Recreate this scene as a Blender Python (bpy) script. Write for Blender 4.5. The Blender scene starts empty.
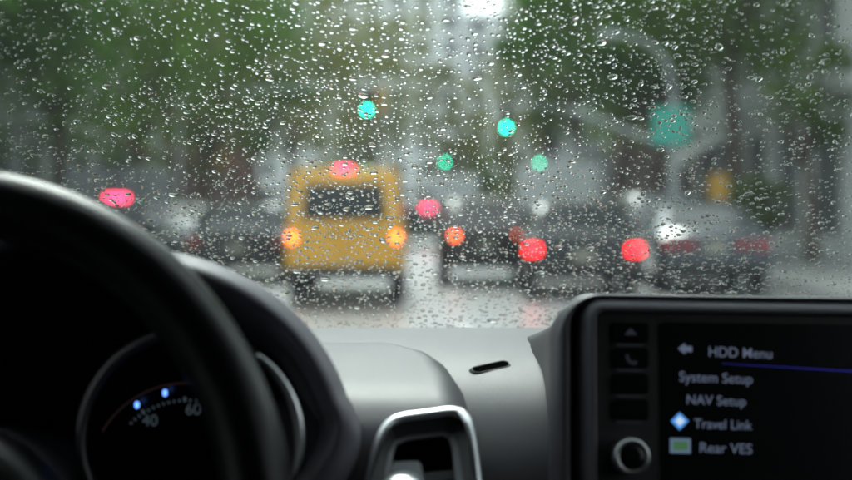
import bpy, bmesh, math, random
from mathutils import Vector, Matrix
R = math.radians
rnd = random.Random(11)
C = bpy.context.scene.collection
S = bpy.context.scene

# ------------------------------------------------------------------ camera, sky, sun, exposure
FPX = 1400.0                      # focal length in pixels of the 852 px wide photograph
EYE = Vector((0.0, 0.0, 1.40))
PITCH = math.atan(35 / FPX)       # looking slightly down
cam_d = bpy.data.cameras.new('camera')
cam = bpy.data.objects.new('camera', cam_d); C.objects.link(cam)
cam.location = EYE
cam.rotation_euler = (R(90) - PITCH, 0, 0)
cam_d.sensor_width = 36; cam_d.lens = 36 * FPX / 852
cam_d.clip_start = 0.05; cam_d.clip_end = 3000
cam_d.dof.use_dof = True
cam_d.dof.focus_distance = 1.01
cam_d.dof.aperture_fstop = 4.9
cam_d.dof.aperture_blades = 0
S.camera = cam

SUN_EL, SUN_AZ = R(45), R(-6)    # azimuth from straight ahead, positive to the right
w = bpy.data.worlds.new('World'); S.world = w; w.use_nodes = True
nt = w.node_tree; nt.nodes.clear()
sky = nt.nodes.new('ShaderNodeTexSky'); sky.sky_type = 'NISHITA'
sky.sun_disc = False; sky.sun_elevation = SUN_EL; sky.sun_rotation = SUN_AZ
sky.air_density = 1.0; sky.dust_density = 1.0; sky.ozone_density = 1.0
hs = nt.nodes.new('ShaderNodeHueSaturation'); hs.inputs['Saturation'].default_value = 0.22
bg = nt.nodes.new('ShaderNodeBackground'); bg.inputs['Strength'].default_value = 0.15
wo = nt.nodes.new('ShaderNodeOutputWorld')
ov = nt.nodes.new('ShaderNodeMix'); ov.data_type = 'RGBA'; ov.inputs[0].default_value = 0.85     # even overcast over the clear sky
ov.inputs[7].default_value = (3.5, 3.78, 3.92, 1)
nt.links.new(sky.outputs[0], hs.inputs['Color']); nt.links.new(hs.outputs[0], ov.inputs[6]); nt.links.new(ov.outputs[2], bg.inputs['Color'])
nt.links.new(bg.outputs[0], wo.inputs['Surface'])
sd = bpy.data.lights.new('sun', 'SUN'); sd.energy = 0.9; sd.angle = R(22); sd.color = (1, 0.98, 0.95)
so = bpy.data.objects.new('sun', sd); C.objects.link(so); so.location = (0, 0, 60)
sdir = Vector((math.sin(SUN_AZ) * math.cos(SUN_EL), math.cos(SUN_AZ) * math.cos(SUN_EL), math.sin(SUN_EL)))
so.rotation_euler = sdir.to_track_quat('Z', 'Y').to_euler()

S.view_settings.view_transform = 'Standard'; S.view_settings.look = 'None'
S.view_settings.gamma = 1; S.view_settings.exposure = 1.72
S.view_settings.use_curve_mapping = False
S.render.engine = 'CYCLES'
S.cycles.use_denoising = True
S.cycles.max_bounces = 12; S.cycles.diffuse_bounces = 3; S.cycles.glossy_bounces = 4
S.cycles.transmission_bounces = 8; S.cycles.transparent_max_bounces = 16; S.cycles.volume_bounces = 0
S.cycles.sample_clamp_indirect = 6
S.cycles.use_adaptive_sampling = False

# ------------------------------------------------------------------ helpers
def P(px, py, Y):
    """the point of the place that photo pixel (px, py) shows, Y metres ahead of the eye"""
    a, b = (px - 426) / FPX, (240 - py) / FPX
    d = Vector((a, math.cos(PITCH) + b * math.sin(PITCH), -math.sin(PITCH) + b * math.cos(PITCH)))
    return EYE + d * (Y / d.y)

class MB:
    def __init__(s): s.v = []; s.f = []; s.sm = []
    def add(s, vs, fs, smooth=False):
        k = len(s.v); s.v += [tuple(v) for v in vs]
        for f in fs: s.f.append(tuple(i + k for i in f)); s.sm.append(smooth)
        return s
    def box(s, x0, x1, y0, y1, z0, z1):
        return s.add([(x0,y0,z0),(x1,y0,z0),(x1,y1,z0),(x0,y1,z0),(x0,y0,z1),(x1,y0,z1),(x1,y1,z1),(x0,y1,z1)],
              [(0,3,2,1),(4,5,6,7),(0,1,5,4),(1,2,6,5),(2,3,7,6),(3,0,4,7)])
    def bbox(s, x0, x1, y0, y1, z0, z1, b=0.02):
        """box with chamfered vertical and horizontal edges"""
        L = []
        for (z, i) in ((z0, b), (z0 + b, 0), (z1 - b, 0), (z1, b)):
            X0, X1, Y0, Y1 = x0 + i, x1 - i, y0 + i, y1 - i
            L.append([(X0+b,Y0,z),(X1-b,Y0,z),(X1,Y0+b,z),(X1,Y1-b,z),(X1-b,Y1,z),(X0+b,Y1,z),(X0,Y1-b,z),(X0,Y0+b,z)])
        return s.loft(L, closed=True, caps=True, smooth=False)
    def loft(s, loops, closed=True, caps=False, smooth=True, flip=False):
        n = len(loops[0]); vs = [p for l in loops for p in l]; fs = []
        m = n if closed else n - 1
        for i in range(len(loops) - 1):
            for j in range(m):
                q = (i*n+j, i*n+(j+1) % n, (i+1)*n+(j+1) % n, (i+1)*n+j)
                fs.append(q[::-1] if flip else q)
        s.add(vs, fs, smooth)
        if caps:
            a = list(range(n)); b = [(len(loops)-1)*n + j for j in range(n)]
            k = len(s.v) - len(vs)
            for f in ((a[::-1], b) if not flip else (a, b[::-1])):
                s.f.append(tuple(i + k for i in f)); s.sm.append(False)
        return s
    def tube(s, pts, rad, n=8, caps=True):
        pts = [Vector(p) for p in pts]; loops = []; u = None
        for i, p in enumerate(pts):
            t = (pts[min(i+1, len(pts)-1)] - pts[max(i-1, 0)]).normalized()
            if u is None: u = t.orthogonal().normalized()
            u = (u - t * u.dot(t)).normalized(); v = t.cross(u)
            r = rad[i] if isinstance(rad, (list, tuple)) else rad
            loops.append([p + (u*math.cos(2*math.pi*k/n) + v*math.sin(2*math.pi*k/n)) * r for k in range(n)])
        return s.loft(loops, True, caps, True)
    def lathe(s, prof, axis='z', n=20, cen=(0,0,0)):
        loops = []
        for (r, h) in prof:
            l = []
            for k in range(n):
                a = 2*math.pi*k/n; c, d = r*math.cos(a), r*math.sin(a)
                q = (c, d, h) if axis == 'z' else ((h, c, d) if axis == 'x' else (c, h, d))
                l.append((q[0]+cen[0], q[1]+cen[1], q[2]+cen[2]))
            loops.append(l)
        return s.loft(loops, True, True, True)
    def mesh(s, name):
        me = bpy.data.meshes.new(name); me.from_pydata(s.v, [], s.f)
        me.polygons.foreach_set('use_smooth', s.sm); me.update(); return me

def link(name, me, mat=None, parent=None, **kw):
    if isinstance(me, MB): me = me.mesh(name)
    if mat is not None and not me.materials: me.materials.append(mat)
    o = bpy.data.objects.new(name, me); C.objects.link(o)
    if parent is not None: o.parent = parent
    for k, v in kw.items(): o[k] = v
    return o
def thing(name, label, cat, loc=(0,0,0), rz=0, group=None):
    o = bpy.data.objects.new(name, None); C.objects.link(o)
    o.location = loc; o.rotation_euler = (0, 0, rz); o.empty_display_size = 0.2
    o['label'] = label; o['category'] = cat
    if group: o['group'] = group
    return o
def normals_out(me):
    bm = bmesh.new(); bm.from_mesh(me); bmesh.ops.recalc_face_normals(bm, faces=bm.faces); bm.to_mesh(me); bm.free(); return me
def sharp(me, deg=35):
    me.set_sharp_from_angle(angle=R(deg)); return me

def spline(pts, n):
    """Catmull-Rom through tuples, n samples per span"""
    pts = [Vector(p) for p in pts]; out = []
    for i in range(len(pts) - 1):
        a, b = pts[max(i-1, 0)], pts[i]; c, d = pts[i+1], pts[min(i+2, len(pts)-1)]
        for k in range(n):
            t = k / n
            out.append(0.5 * ((2*b) + (c-a)*t + (2*a-5*b+4*c-d)*t*t + (3*b-a-3*c+d)*t*t*t))
    out.append(pts[-1]); return out

# ------------------------------------------------------------------ materials
def mat(name, col, rough=0.5, metal=0.0, spec=0.5, bump=0.0, bscale=50.0, vary=0.0, vscale=3.0, emit=None, estr=0.0, coat=0.0, alpha=None):
    m = bpy.data.materials.new(name); m.use_nodes = True
    t = m.node_tree; b = t.nodes['Principled BSDF']
    b.inputs['Base Color'].default_value = (*col, 1); b.inputs['Roughness'].default_value = rough
    b.inputs['Metallic'].default_value = metal; b.inputs['Specular IOR Level'].default_value = spec
    b.inputs['Coat Weight'].default_value = coat
    if emit: b.inputs['Emission Color'].default_value = (*emit, 1); b.inputs['Emission Strength'].default_value = estr
    tc = t.nodes.new('ShaderNodeTexCoord')
    if vary:
        n = t.nodes.new('ShaderNodeTexNoise'); n.inputs['Scale'].default_value = vscale; n.inputs['Detail'].default_value = 5
        t.links.new(tc.outputs['Object'], n.inputs['Vector'])
        r = t.nodes.new('ShaderNodeMapRange'); r.inputs[1].default_value = 0.3; r.inputs[2].default_value = 0.7
        r.inputs[3].default_value = 1 - vary; r.inputs[4].default_value = 1 + vary
        mx = t.nodes.new('ShaderNodeMix'); mx.data_type = 'RGBA'; mx.blend_type = 'MULTIPLY'; mx.inputs[0].default_value = 1
        mx.inputs[6].default_value = (*col, 1)
        t.links.new(n.outputs['Fac'], r.inputs[0]); t.links.new(r.outputs[0], mx.inputs[7]); t.links.new(mx.outputs[2], b.inputs['Base Color'])
    if bump:
        n = t.nodes.new('ShaderNodeTexNoise'); n.inputs['Scale'].default_value = bscale; n.inputs['Detail'].default_value = 3
        t.links.new(tc.outputs['Object'], n.inputs['Vector'])
        bp = t.nodes.new('ShaderNodeBump'); bp.inputs['Strength'].default_value = bump; bp.inputs['Distance'].default_value = 0.002
        t.links.new(n.outputs['Fac'], bp.inputs['Height']); t.links.new(bp.outputs[0], b.inputs['Normal'])
    return m
def emat(name, col, s):
    m = bpy.data.materials.new(name); m.use_nodes = True; t = m.node_tree; t.nodes.clear()
    e = t.nodes.new('ShaderNodeEmission'); e.inputs[0].default_value = (*col, 1); e.inputs[1].default_value = s
    o = t.nodes.new('ShaderNodeOutputMaterial'); t.links.new(e.outputs[0], o.inputs[0]); return m

M = {}
M['dash'] = mat('dash_plastic', (0.056, 0.052, 0.063), 0.47, spec=0.5, bump=0.12, bscale=1100, vary=0.06, vscale=40)
M['dash_dark'] = mat('dark_plastic', (0.035, 0.035, 0.04), 0.5, bump=0.2, bscale=900, vary=0.1, vscale=30)
M['hood_p'] = mat('hood_plastic', (0.105, 0.097, 0.120), 0.48, bump=0.2, bscale=900, vary=0.08, vscale=40)
M['nav_p'] = mat('navigation_plastic', (0.10, 0.097, 0.112), 0.5, spec=0.5, bump=0.15, bscale=900)
M['black'] = mat('black_plastic', (0.012, 0.012, 0.013), 0.6, vary=0.1, vscale=30)
M['void'] = mat('matt_black', (0.004, 0.004, 0.004), 0.9, spec=0.0)
M['gloss_black'] = mat('screen_black', (0.004, 0.004, 0.005), 0.25, spec=0.3)
M['leather'] = mat('black_leather', (0.0025, 0.0025, 0.003), 0.30, spec=0.26, bump=0.25, bscale=500, vary=0.15, vscale=25)
M['chrome'] = mat('satin_chrome', (0.88, 0.89, 0.92), 0.32, metal=1.0)
M['vent_grey'] = mat('vent_plastic', (0.20, 0.205, 0.22), 0.5, vary=.05)
M['silver'] = mat('silver_trim', (0.16, 0.16, 0.17), 0.5, metal=1.0)
M['knob'] = mat('knob_silver', (0.5, 0.5, 0.52), 0.35, metal=1.0)
M['headliner'] = mat('headliner_cloth', (0.07, 0.07, 0.07), 0.9, vary=0.1, vscale=60)
M['screen_text'] = emat('screen_text', (0.55, 0.68, 1.0), 0.050)
M['screen_dim'] = emat('screen_dim', (0.5, 0.6, 0.8), 0.010)
M['screen_blue'] = emat('screen_blue', (0.08, 0.08, 0.75), 0.06)
M['icon_blue'] = emat('icon_blue', (0.10, 0.38, 0.95), 0.24)
M['icon_pale'] = emat('icon_pale', (0.65, 0.82, 1.0), 0.25)
M['icon_green'] = emat('icon_green', (0.16, 0.42, 0.20), 0.09)
M['icon_grey'] = emat('icon_grey', (0.28, 0.42, 0.62), 0.1)
M['gauge_text'] = emat('gauge_text', (0.45, 0.62, 0.75), 0.024)
M['gauge_dim'] = emat('gauge_dim', (0.35, 0.35, 0.5), 0.012)
M['gauge_red'] = emat('gauge_ring', (0.45, 0.25, 0.25), 0.010)
M['gauge_blue'] = emat('gauge_blue', (0.12, 0.30, 1.0), 0.8)
# glass pane of the windshield: clear, a little reflection, a thin wet film
m = bpy.data.materials.new('windshield_glass'); m.use_nodes = True; t = m.node_tree; t.nodes.clear()
tr = t.nodes.new('ShaderNodeBsdfTransparent'); tr.inputs[0].default_value = (0.895, 0.945, 0.925, 1)
gl = t.nodes.new('ShaderNodeBsdfGlossy'); gl.inputs['Roughness'].default_value = 0.02
tl = t.nodes.new('ShaderNodeBsdfTranslucent'); tl.inputs[0].default_value = (0.9, 0.93, 1, 1)
fr = t.nodes.new('ShaderNodeFresnel')
geo = t.nodes.new('ShaderNodeNewGeometry'); mr = t.nodes.new('ShaderNodeMapRange'); mr.inputs[3].default_value = 1.11; mr.inputs[4].default_value = 1/1.11
t.links.new(geo.outputs['Backfacing'], mr.inputs[0]); t.links.new(mr.outputs[0], fr.inputs[0])
m1 = t.nodes.new('ShaderNodeMixShader'); m2 = t.nodes.new('ShaderNodeMixShader'); m2.inputs[0].default_value = 0.003
out = t.nodes.new('ShaderNodeOutputMaterial')
t.links.new(fr.outputs[0], m1.inputs[0]); t.links.new(tr.outputs[0], m1.inputs[1]); t.links.new(gl.outputs[0], m1.inputs[2])
t.links.new(m1.outputs[0], m2.inputs[1]); t.links.new(tl.outputs[0], m2.inputs[2]); t.links.new(m2.outputs[0], out.inputs[0])
M['glass'] = m
m = bpy.data.materials.new('rain_water'); m.use_nodes = True; t = m.node_tree; t.nodes.clear()
g = t.nodes.new('ShaderNodeBsdfGlass'); g.inputs['IOR'].default_value = 1.333; g.inputs['Roughness'].default_value = 0.0
out = t.nodes.new('ShaderNodeOutputMaterial'); t.links.new(g.outputs[0], out.inputs[0]); M['water'] = m
m = bpy.data.materials.new('tinted_side_glass'); m.use_nodes = True; t = m.node_tree; t.nodes.clear()
tr = t.nodes.new('ShaderNodeBsdfTransparent'); tr.inputs[0].default_value = (0.82, 0.84, 0.83, 1); out = t.nodes.new('ShaderNodeOutputMaterial')
gl = t.nodes.new('ShaderNodeBsdfGlossy'); gl.inputs['Roughness'].default_value = 0.02; mx = t.nodes.new('ShaderNodeMixShader'); mx.inputs[0].default_value = 0.05
t.links.new(tr.outputs[0], mx.inputs[1]); t.links.new(gl.outputs[0], mx.inputs[2]); t.links.new(mx.outputs[0], out.inputs[0])
M['side_glass'] = m
# street
M['asphalt'] = mat('wet_asphalt', (0.10, 0.102, 0.108), 0.36, spec=1.0, bump=0.12, bscale=8, vary=0.25, vscale=0.6)
M['paint'] = mat('road_paint', (0.70, 0.70, 0.68), 0.35, vary=0.15, vscale=4)
M['pavement'] = mat('wet_concrete', (0.22, 0.22, 0.215), 0.35, vary=0.2, vscale=1.5, bump=0.2, bscale=20)
M['kerb'] = mat('granite_kerb', (0.26, 0.26, 0.26), 0.4, vary=0.2, vscale=5)
M['earth'] = mat('earth', (0.07, 0.07, 0.06), 0.7, vary=0.3, vscale=0.3)
M['taxi'] = mat('yellow_paint', (0.64, 0.31, 0.010), 0.3, coat=0.4, vary=0.05, vscale=2)
M['car_black'] = mat('black_paint', (0.015, 0.016, 0.02), 0.25, coat=0.6)
M['car_blue'] = mat('dark_blue_paint', (0.03, 0.04, 0.06), 0.25, coat=0.6)
M['car_grey'] = mat('grey_paint', (0.06, 0.065, 0.075), 0.3, coat=0.5)
M['car_white'] = mat('white_paint', (0.72, 0.74, 0.76), 0.3, coat=0.5)
M['car_brown'] = mat('dark_brown_paint', (0.035, 0.025, 0.025), 0.3, coat=0.5)
M['carglass'] = mat('tinted_glass', (0.012, 0.014, 0.016), 0.1, spec=0.5)
M['trim'] = mat('black_trim', (0.02, 0.02, 0.02), 0.5)
M['rubber'] = mat('tyre_rubber', (0.018, 0.018, 0.018), 0.8)
M['alloy'] = mat('alloy', (0.5, 0.5, 0.52), 0.35, metal=1.0)
M['plate'] = mat('plate_pale', (0.26, 0.25, 0.20), 0.5)
M['lens_red'] = mat('red_lens', (0.30, 0.015, 0.02), 0.25)
M['brake'] = mat('lit_red_lens', (0.30, 0.02, 0.02), 0.3, emit=(1, 0.006, 0.012), estr=5)
M['brake_far'] = mat('lit_far_lens', (0.30, 0.02, 0.02), 0.3, emit=(1, 0.03, 0.10), estr=4.5)
M['amber'] = mat('lit_amber_lens', (0.4, 0.1, 0.02), 0.3, emit=(1.0, 0.13, 0.02), estr=5)
M['amber2'] = mat('lit_orange_lens', (0.4, 0.05, 0.02), 0.3, emit=(1.0, 0.09, 0.02), estr=5)
M['green_on'] = emat('lit_green_lens', (0.0, 1.0, 0.58), 8)
M['green_far'] = emat('lit_green_far', (0.03, 1.0, 0.58), 7)
M['sig_yellow'] = mat('signal_yellow', (0.55, 0.30, 0.02), 0.4, vary=0.1)
M['sig_dark'] = mat('signal_dark', (0.03, 0.04, 0.035), 0.5)
M['lens_off'] = mat('unlit_lens', (0.05, 0.02, 0.02), 0.2)
M['steel'] = mat('grey_painted_steel', (0.46, 0.49, 0.50), 0.45, metal=0.0, vary=0.15, vscale=4)
M['sign_green'] = mat('sign_green', (0.05, 0.46, 0.37), 0.4)
M['sign_yellow'] = mat('sign_yellow', (0.40, 0.21, 0.015), 0.4)
M['bark'] = mat('bark', (0.13, 0.095, 0.08), 0.9, bump=0.8, bscale=20, vary=0.35, vscale=6)
for n_, c_ in (('leaf_deep', (0.078, 0.170, 0.028)), ('leaf_mid', (0.140, 0.245, 0.036)), ('leaf_olive', (0.200, 0.210, 0.052)), ('leaf_bright', (0.16, 0.24, 0.06))):
    m = mat(n_, c_, 0.6, spec=0.12, vary=0.55, vscale=0.9); t = m.node_tree; b = t.nodes['Principled BSDF']
    tl = t.nodes.new('ShaderNodeBsdfTranslucent'); mx = t.nodes.new('ShaderNodeMixShader'); mx.inputs[0].default_value = 0.4
    src = b.inputs['Base Color'].links[0].from_socket; t.links.new(src, tl.inputs[0])
    t.links.new(b.outputs[0], mx.inputs[1]); t.links.new(tl.outputs[0], mx.inputs[2]); t.links.new(mx.outputs[0], t.nodes['Material Output'].inputs[0])
    M[n_] = m
M['stone_pale'] = mat('pale_stone', (0.42, 0.42, 0.41), 0.8, vary=0.15, vscale=0.8)
M['stone_white'] = mat('light_render_facade', (0.62, 0.63, 0.63), 0.8, vary=0.1, vscale=0.8)
M['stone_grey'] = mat('grey_stone', (0.30, 0.31, 0.32), 0.8, vary=0.18, vscale=0.8)
M['brick_brown'] = mat('brown_facade', (0.20, 0.13, 0.11), 0.85, vary=0.2, vscale=1.2)
M['brick_red'] = mat('red_facade', (0.22, 0.10, 0.08), 0.85, vary=0.2, vscale=1.2)
M['window_glass'] = mat('window_glass', (0.03, 0.035, 0.04), 0.3, spec=0.6)
M['window_frame'] = mat('window_frame', (0.35, 0.35, 0.34), 0.5)
M['awning_white'] = mat('awning_white', (0.65, 0.66, 0.66), 0.7)
M['awning_brown'] = mat('awning_brown', (0.20, 0.07, 0.05), 0.8)

# ------------------------------------------------------------------ SETTING: ground, road, pavements
KL, KR, YEND = -9.6, 6.1, 118.0
ground = link('ground', MB().box(-900, 900, -300, 1500, -1.0, -0.02), M['earth'], kind='structure')
road = link('road', MB().add([(KL, -30, 0), (KR, -30, 0), (KR, YEND, 0), (KL, YEND, 0), (-90, YEND, 0), (90, YEND, 0), (90, YEND+12, 0), (-90, YEND+12, 0)],
        [(0, 1, 2, 3), (4, 5, 6, 7)]), M['asphalt'], kind='structure')
def dashes(name, x, y0, y1, ln, gap, wd):
    b = MB(); y = y0
    while y < y1:
        b.add([(x-wd/2, y, .004), (x+wd/2, y, .004), (x+wd/2, y+ln, .004), (x-wd/2, y+ln, .004)], [(0, 1, 2, 3)]); y += ln + gap
    return link(name, b, M['paint'], kind='structure')
dashes('lane_marking', 0.42, 4, 112, 3, 6, .12); dashes('lane_marking', -3.0, 6, 112, 3, 6, .12); dashes('lane_marking', 3.6, 4, 112, 200, 1, .1)
b = MB()
for k in range(16):
    x = KL + .6 + k * .98
    b.add([(x, 51, .004), (x+.5, 51, .004), (x+.5, 54, .004), (x, 54, .004)], [(0, 1, 2, 3)])
link('crosswalk_marking', b, M['paint'], kind='structure')
def pavement(x0, x1, y0, y1, name):
    link(name, MB().box(x0, x1, y0, y1, -.019, .13), M['pavement'], kind='structure')
pavement(KL - 4.0, KL - .16, -30, YEND, 'pavement'); pavement(KR + .16, KR + 3.5, -30, YEND, 'pavement')
link('kerb', MB().bbox(KL - .159, KL, -30, YEND, -.018, .135, .02), M['kerb'], kind='structure')
link('kerb', MB().bbox(KR, KR + .159, -30, YEND, -.018, .135, .02), M['kerb'], kind='structure')
pavement(-90, 90, YEND + 12.2, YEND + 60, 'plaza_pavement')

# ------------------------------------------------------------------ buildings
def building(name, label, loc, rz, W, D, H, floors, bays, wall_m, ground_h=4.2, win_w=1.3, win_h=1.9, shop=True):
    """local frame: front facade on the x axis facing -y, body behind it"""
    t = thing(name, label, 'building', loc, rz)
    fh = (H - ground_h) / floors; bw = W / bays
    holes = []
    if shop:
        for k in range(bays):
            holes.append((k*bw + bw*.14, (k+1)*bw - bw*.14, .5, ground_h - .9, 'shop'))
    for f in range(floors):
        for k in range(bays):
            cx = (k + .5) * bw; z = ground_h + f*fh + (fh - win_h) * .45
            holes.append((cx - win_w/2, cx + win_w/2, z, z + win_h, 'win'))
    xs = sorted({0, W} | {round(v, 4) for h in holes for v in h[:2]}); zs = sorted({0, H} | {round(v, 4) for h in holes for v in h[2:4]})
    fb = MB()
    hk = [(h[0]-1e-3, h[1]+1e-3, h[2]-1e-3, h[3]+1e-3) for h in holes]
    for i in range(len(xs)-1):
        for j in range(len(zs)-1):
            cx, cz = (xs[i]+xs[i+1])/2, (zs[j]+zs[j+1])/2
            if any(h[0] < cx < h[1] and h[2] < cz < h[3] for h in hk): continue
            fb.add([(xs[i],0,zs[j]),(xs[i+1],0,zs[j]),(xs[i+1],0,zs[j+1]),(xs[i],0,zs[j+1])], [(0,1,2,3)])
    dp = .28
    for (x0, x1, z0, z1, _k) in holes:
        fb.add([(x0,0,z0),(x1,0,z0),(x1,dp,z0),(x0,dp,z0),(x0,0,z1),(x1,0,z1),(x1,dp,z1),(x0,dp,z1)], [(0,1,2,3),(7,6,5,4),(0,3,7,4),(1,5,6,2)])
    fb.add([(0,0,0),(W,0,0),(W,D,0),(0,D,0),(0,0,H),(W,0,H),(W,D,H),(0,D,H)], [(1,2,6,5),(2,3,7,6),(3,0,4,7),(4,5,6,7)])
    link('wall', fb, wall_m, t)
    cache = {}
    for (x0, x1, z0, z1, k) in holes:
        key = (round(x1-x0, 3), round(z1-z0, 3))
        if key not in cache:
            a, c = key; f = MB(); e = .07
            f.box(0, e, .16, .24, 0, c); f.box(a-e, a, .16, .24, 0, c); f.box(e, a-e, .16, .24, 0, e); f.box(e, a-e, .16, .24, c-e, c)
            if k == 'win': f.box(e, a-e, .165, .235, c*.5-.03, c*.5+.03)
            else: f.box(a*.5-.03, a*.5+.03, .165, .235, e, c-e)
            me = f.mesh('window'); me.materials.append(M['window_frame'])
            pm = MB().box(e*.5, a-e*.5, .19, .21, e*.5, c-e*.5).mesh('pane'); pm.materials.append(M['window_glass'])
            bk = MB().box(-.05, a+.05, .285, .6, -.05, c+.05).mesh('backing')
            cache[key] = (me, pm)
        me, pm = cache[key]
        wdw = link('window', me, None, t); wdw.location = (x0, 0, z0)
        link('pane', pm, None, wdw)
        if k == 'win': pass
    sb = MB()
    for f in range(floors + 1):
        z = ground_h + f*fh - .35 if f < floors else H - .5
        sb.bbox(-.12, W + .12, -.22 if f in (0, floors) else -.1, -.002, z, z + (.4 if f in (0, floors) else .16), .03)
    link('cornice', sb, wall_m, t)
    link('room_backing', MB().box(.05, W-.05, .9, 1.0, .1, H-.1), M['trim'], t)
    return t
# right side of the street (facade plane x = KR + 3.5, turned to face the road)
XR = KR + 3.52
rz = R(-90)     # local +x runs toward -Y, facade faces -X
b1 = building('apartment_building', 'pale grey stone building at the right edge of the street beside the brown tree trunk', (XR, 50, .13), rz, 21.5, 12, 19, 4, 6, M['stone_white'])
b2 = building('apartment_building', 'brown brick building on the right just past the pale stone one', (XR, 72, .13), rz, 21.8, 12, 17, 4, 6, M['brick_brown'])
b3 = building('apartment_building', 'grey stone building farthest down the right side of the street', (XR, 113, .13), rz, 40.8, 12, 21, 5, 10, M['stone_grey'])
XL = KL - 4.02
lz = R(90)
b4 = building('apartment_building', 'grey stone building nearest on the left side behind the dark green tree', (XL, 26, .13), lz, 24, 12, 18, 4, 7, M['stone_grey'])
b5 = building('apartment_building', 'pale stone building on the left with light ground floor piers behind the pink lit truck', (XL, 50.2, .13), lz, 22, 12, 20, 4, 6, M['stone_white'])
b6 = building('apartment_building', 'red brick building farthest down the left side of the street', (XL, 72.4, .13), lz, 40, 12, 17, 4, 10, M['brick_red'])
b7 = building('apartment_building', 'wide pale building closing the far end of the street beneath the bright sky', (-30, 168, 0), 0, 34.5, 15, 27.5, 8, 11, M['stone_white'])
b8 = building('apartment_building', 'tall grey building at the far end of the street right of its pale neighbour', (4.7, 170, 0), 0, 30, 15, 24.5, 7, 9, M['stone_white'])
# awnings
def awning(label, loc, rz, W, col):
    t = thing('awning', label, 'awning', loc, rz)
    a = MB(); a.loft([[(0,0,0),(0,-1.2,-.55),(0,-1.2,-.85),(0,-1.16,-.85),(0,-1.16,-.58),(0,0,-.04)], [(W,0,0),(W,-1.2,-.55),(W,-1.2,-.85),(W,-1.16,-.85),(W,-1.16,-.58),(W,0,-.04)]], True, True, False)
    link('canopy', normals_out(a.mesh('canopy')), col, t)
    f = MB(); f.tube([(.05,-.02,-.75),(.05,-1.13,-.68)], .02, 6); f.tube([(W-.05,-.02,-.75),(W-.05,-1.13,-.68)], .02, 6); link('awning_frame', f, M['steel'], t)
awning('white shop awning on the pale right hand building behind the lamp post', (XR-.003, 49.8, 3.55), rz, 5.2, M['awning_white'])
awning('brown shop awning on the left pale building behind the yellow sign', (XL+.003, 60, 4.3), lz, 6, M['awning_brown'])

# ------------------------------------------------------------------ trees
def tree(label, loc, h_trunk, cz, rx, rz_, leaf, n, seed, size=.26, name='street_tree', group='trees lining the street'):
    r = random.Random(seed); t = thing(name, label, 'tree', loc, 0, group)
    tb = MB(); tr_ = .11 + .012 * cz
    pts = [(0, 0, -.02)]
    for k in range(1, 6):
        pts.append((r.uniform(-.1, .1)*k*.4, r.uniform(-.1, .1)*k*.4, h_trunk*k/5))
    tb.tube(pts, [tr_*1.35] + [tr_*(1 - .08*k) for k in range(5)], 9)
    top = Vector(pts[-1]); tips = []
    for k in range(9):
        a = 2*math.pi*k/9 + r.uniform(-.3, .3); q = r.uniform(.35, .8)
        e = Vector((math.cos(a)*rx*q, math.sin(a)*rx*q, cz - h_trunk + r.uniform(-.3, .7)*rz_))
        mid = top + e*.5 + Vector((0, 0, -.25 - .1*rx*q))
        tb.tube([top - Vector((0, 0, .3)), top + (mid-top)*.55, mid, top + e], [tr_*.55, tr_*.4, tr_*.28, tr_*.06], 6); tips.append(top + e)
    link('trunk', tb, M['bark'], t)
    cl = []
    for k in range(46):
        while True:
            v = Vector((r.uniform(-1, 1), r.uniform(-1, 1), r.uniform(-1, 1)))
            if .25 < v.length < 1: break
        cl.append((Vector((v.x*rx, v.y*rx, cz + v.z*rz_)), r.uniform(.16, .36) * rx))
    cb = MB()
    for _ in range(n):
        c, q = r.choice(cl)
        d = Vector((r.gauss(0, 1), r.gauss(0, 1), r.gauss(0, .7))) * q * .55
        p = c + d; s = size * r.uniform(.6, 1.35)
        u = Vector((r.gauss(0, 1), r.gauss(0, 1), r.gauss(0, .5))).normalized(); v = u.orthogonal().normalized()
        v = (Matrix.Rotation(r.uniform(0, 6.28), 3, u) @ v)
        cb.add([p - u*s*.6, p + v*s*.3 + u*s*.05, p + u*s*.6, p - v*s*.3 + u*s*.05], [(0, 1, 2, 3)])
    link('crown', cb, leaf, t)
    return t
tree('dark green tree filling the upper left corner of the view', (-10.6, 31, .13), 3.4, 8.4, 4.7, 6.0, M['leaf_deep'], 10000, 1)
tree('second tree along the left kerb, mid green with loose crown', (-10.5, 40, .13), 3.4, 8.8, 4.9, 6.3, M['leaf_mid'], 9000, 2)
tree('third tree along the left kerb, bright green crown', (-10.3, 51, .13), 3.6, 9.6, 5.1, 6.9, M['leaf_mid'], 9000, 3)
tree('fourth tree along the left kerb, dark crown past the pale building', (-10.4, 66, .13), 3.6, 8.9, 5.1, 5.9, M['leaf_deep'], 8000, 4)
tree('fifth tree along the left kerb, olive crown above the yellow van', (-10.2, 84, .13), 4.4, 11, 6.0, 6.2, M['leaf_olive'], 8000, 5)
tree('last tree along the left kerb, tall olive crown near the far junction', (-10.0, 104, .13), 4.6, 12.5, 6.2, 7.5, M['leaf_olive'], 8000, 6)
tree('nearest tree on the right kerb with brown trunk before the pale building', (7.95, 36, .13), 4.9, 8.6, 3.7, 3.9, M['leaf_mid'], 6000, 7)
tree('second tree on the right kerb, deep green crown behind the lamp post', (7.0, 42, .13), 3.6, 9.3, 3.6, 5.6, M['leaf_deep'], 9000, 8)
tree('third tree on the right kerb, mid green crown behind the bracket arm', (7.2, 51, .13), 3.8, 10.3, 3.7, 6.5, M['leaf_mid'], 9000, 9)
tree('fourth tree on the right kerb, deep green crown past the white truck', (7.2, 64, .13), 4.0, 9.0, 3.7, 5.0, M['leaf_deep'], 8000, 10)
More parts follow.
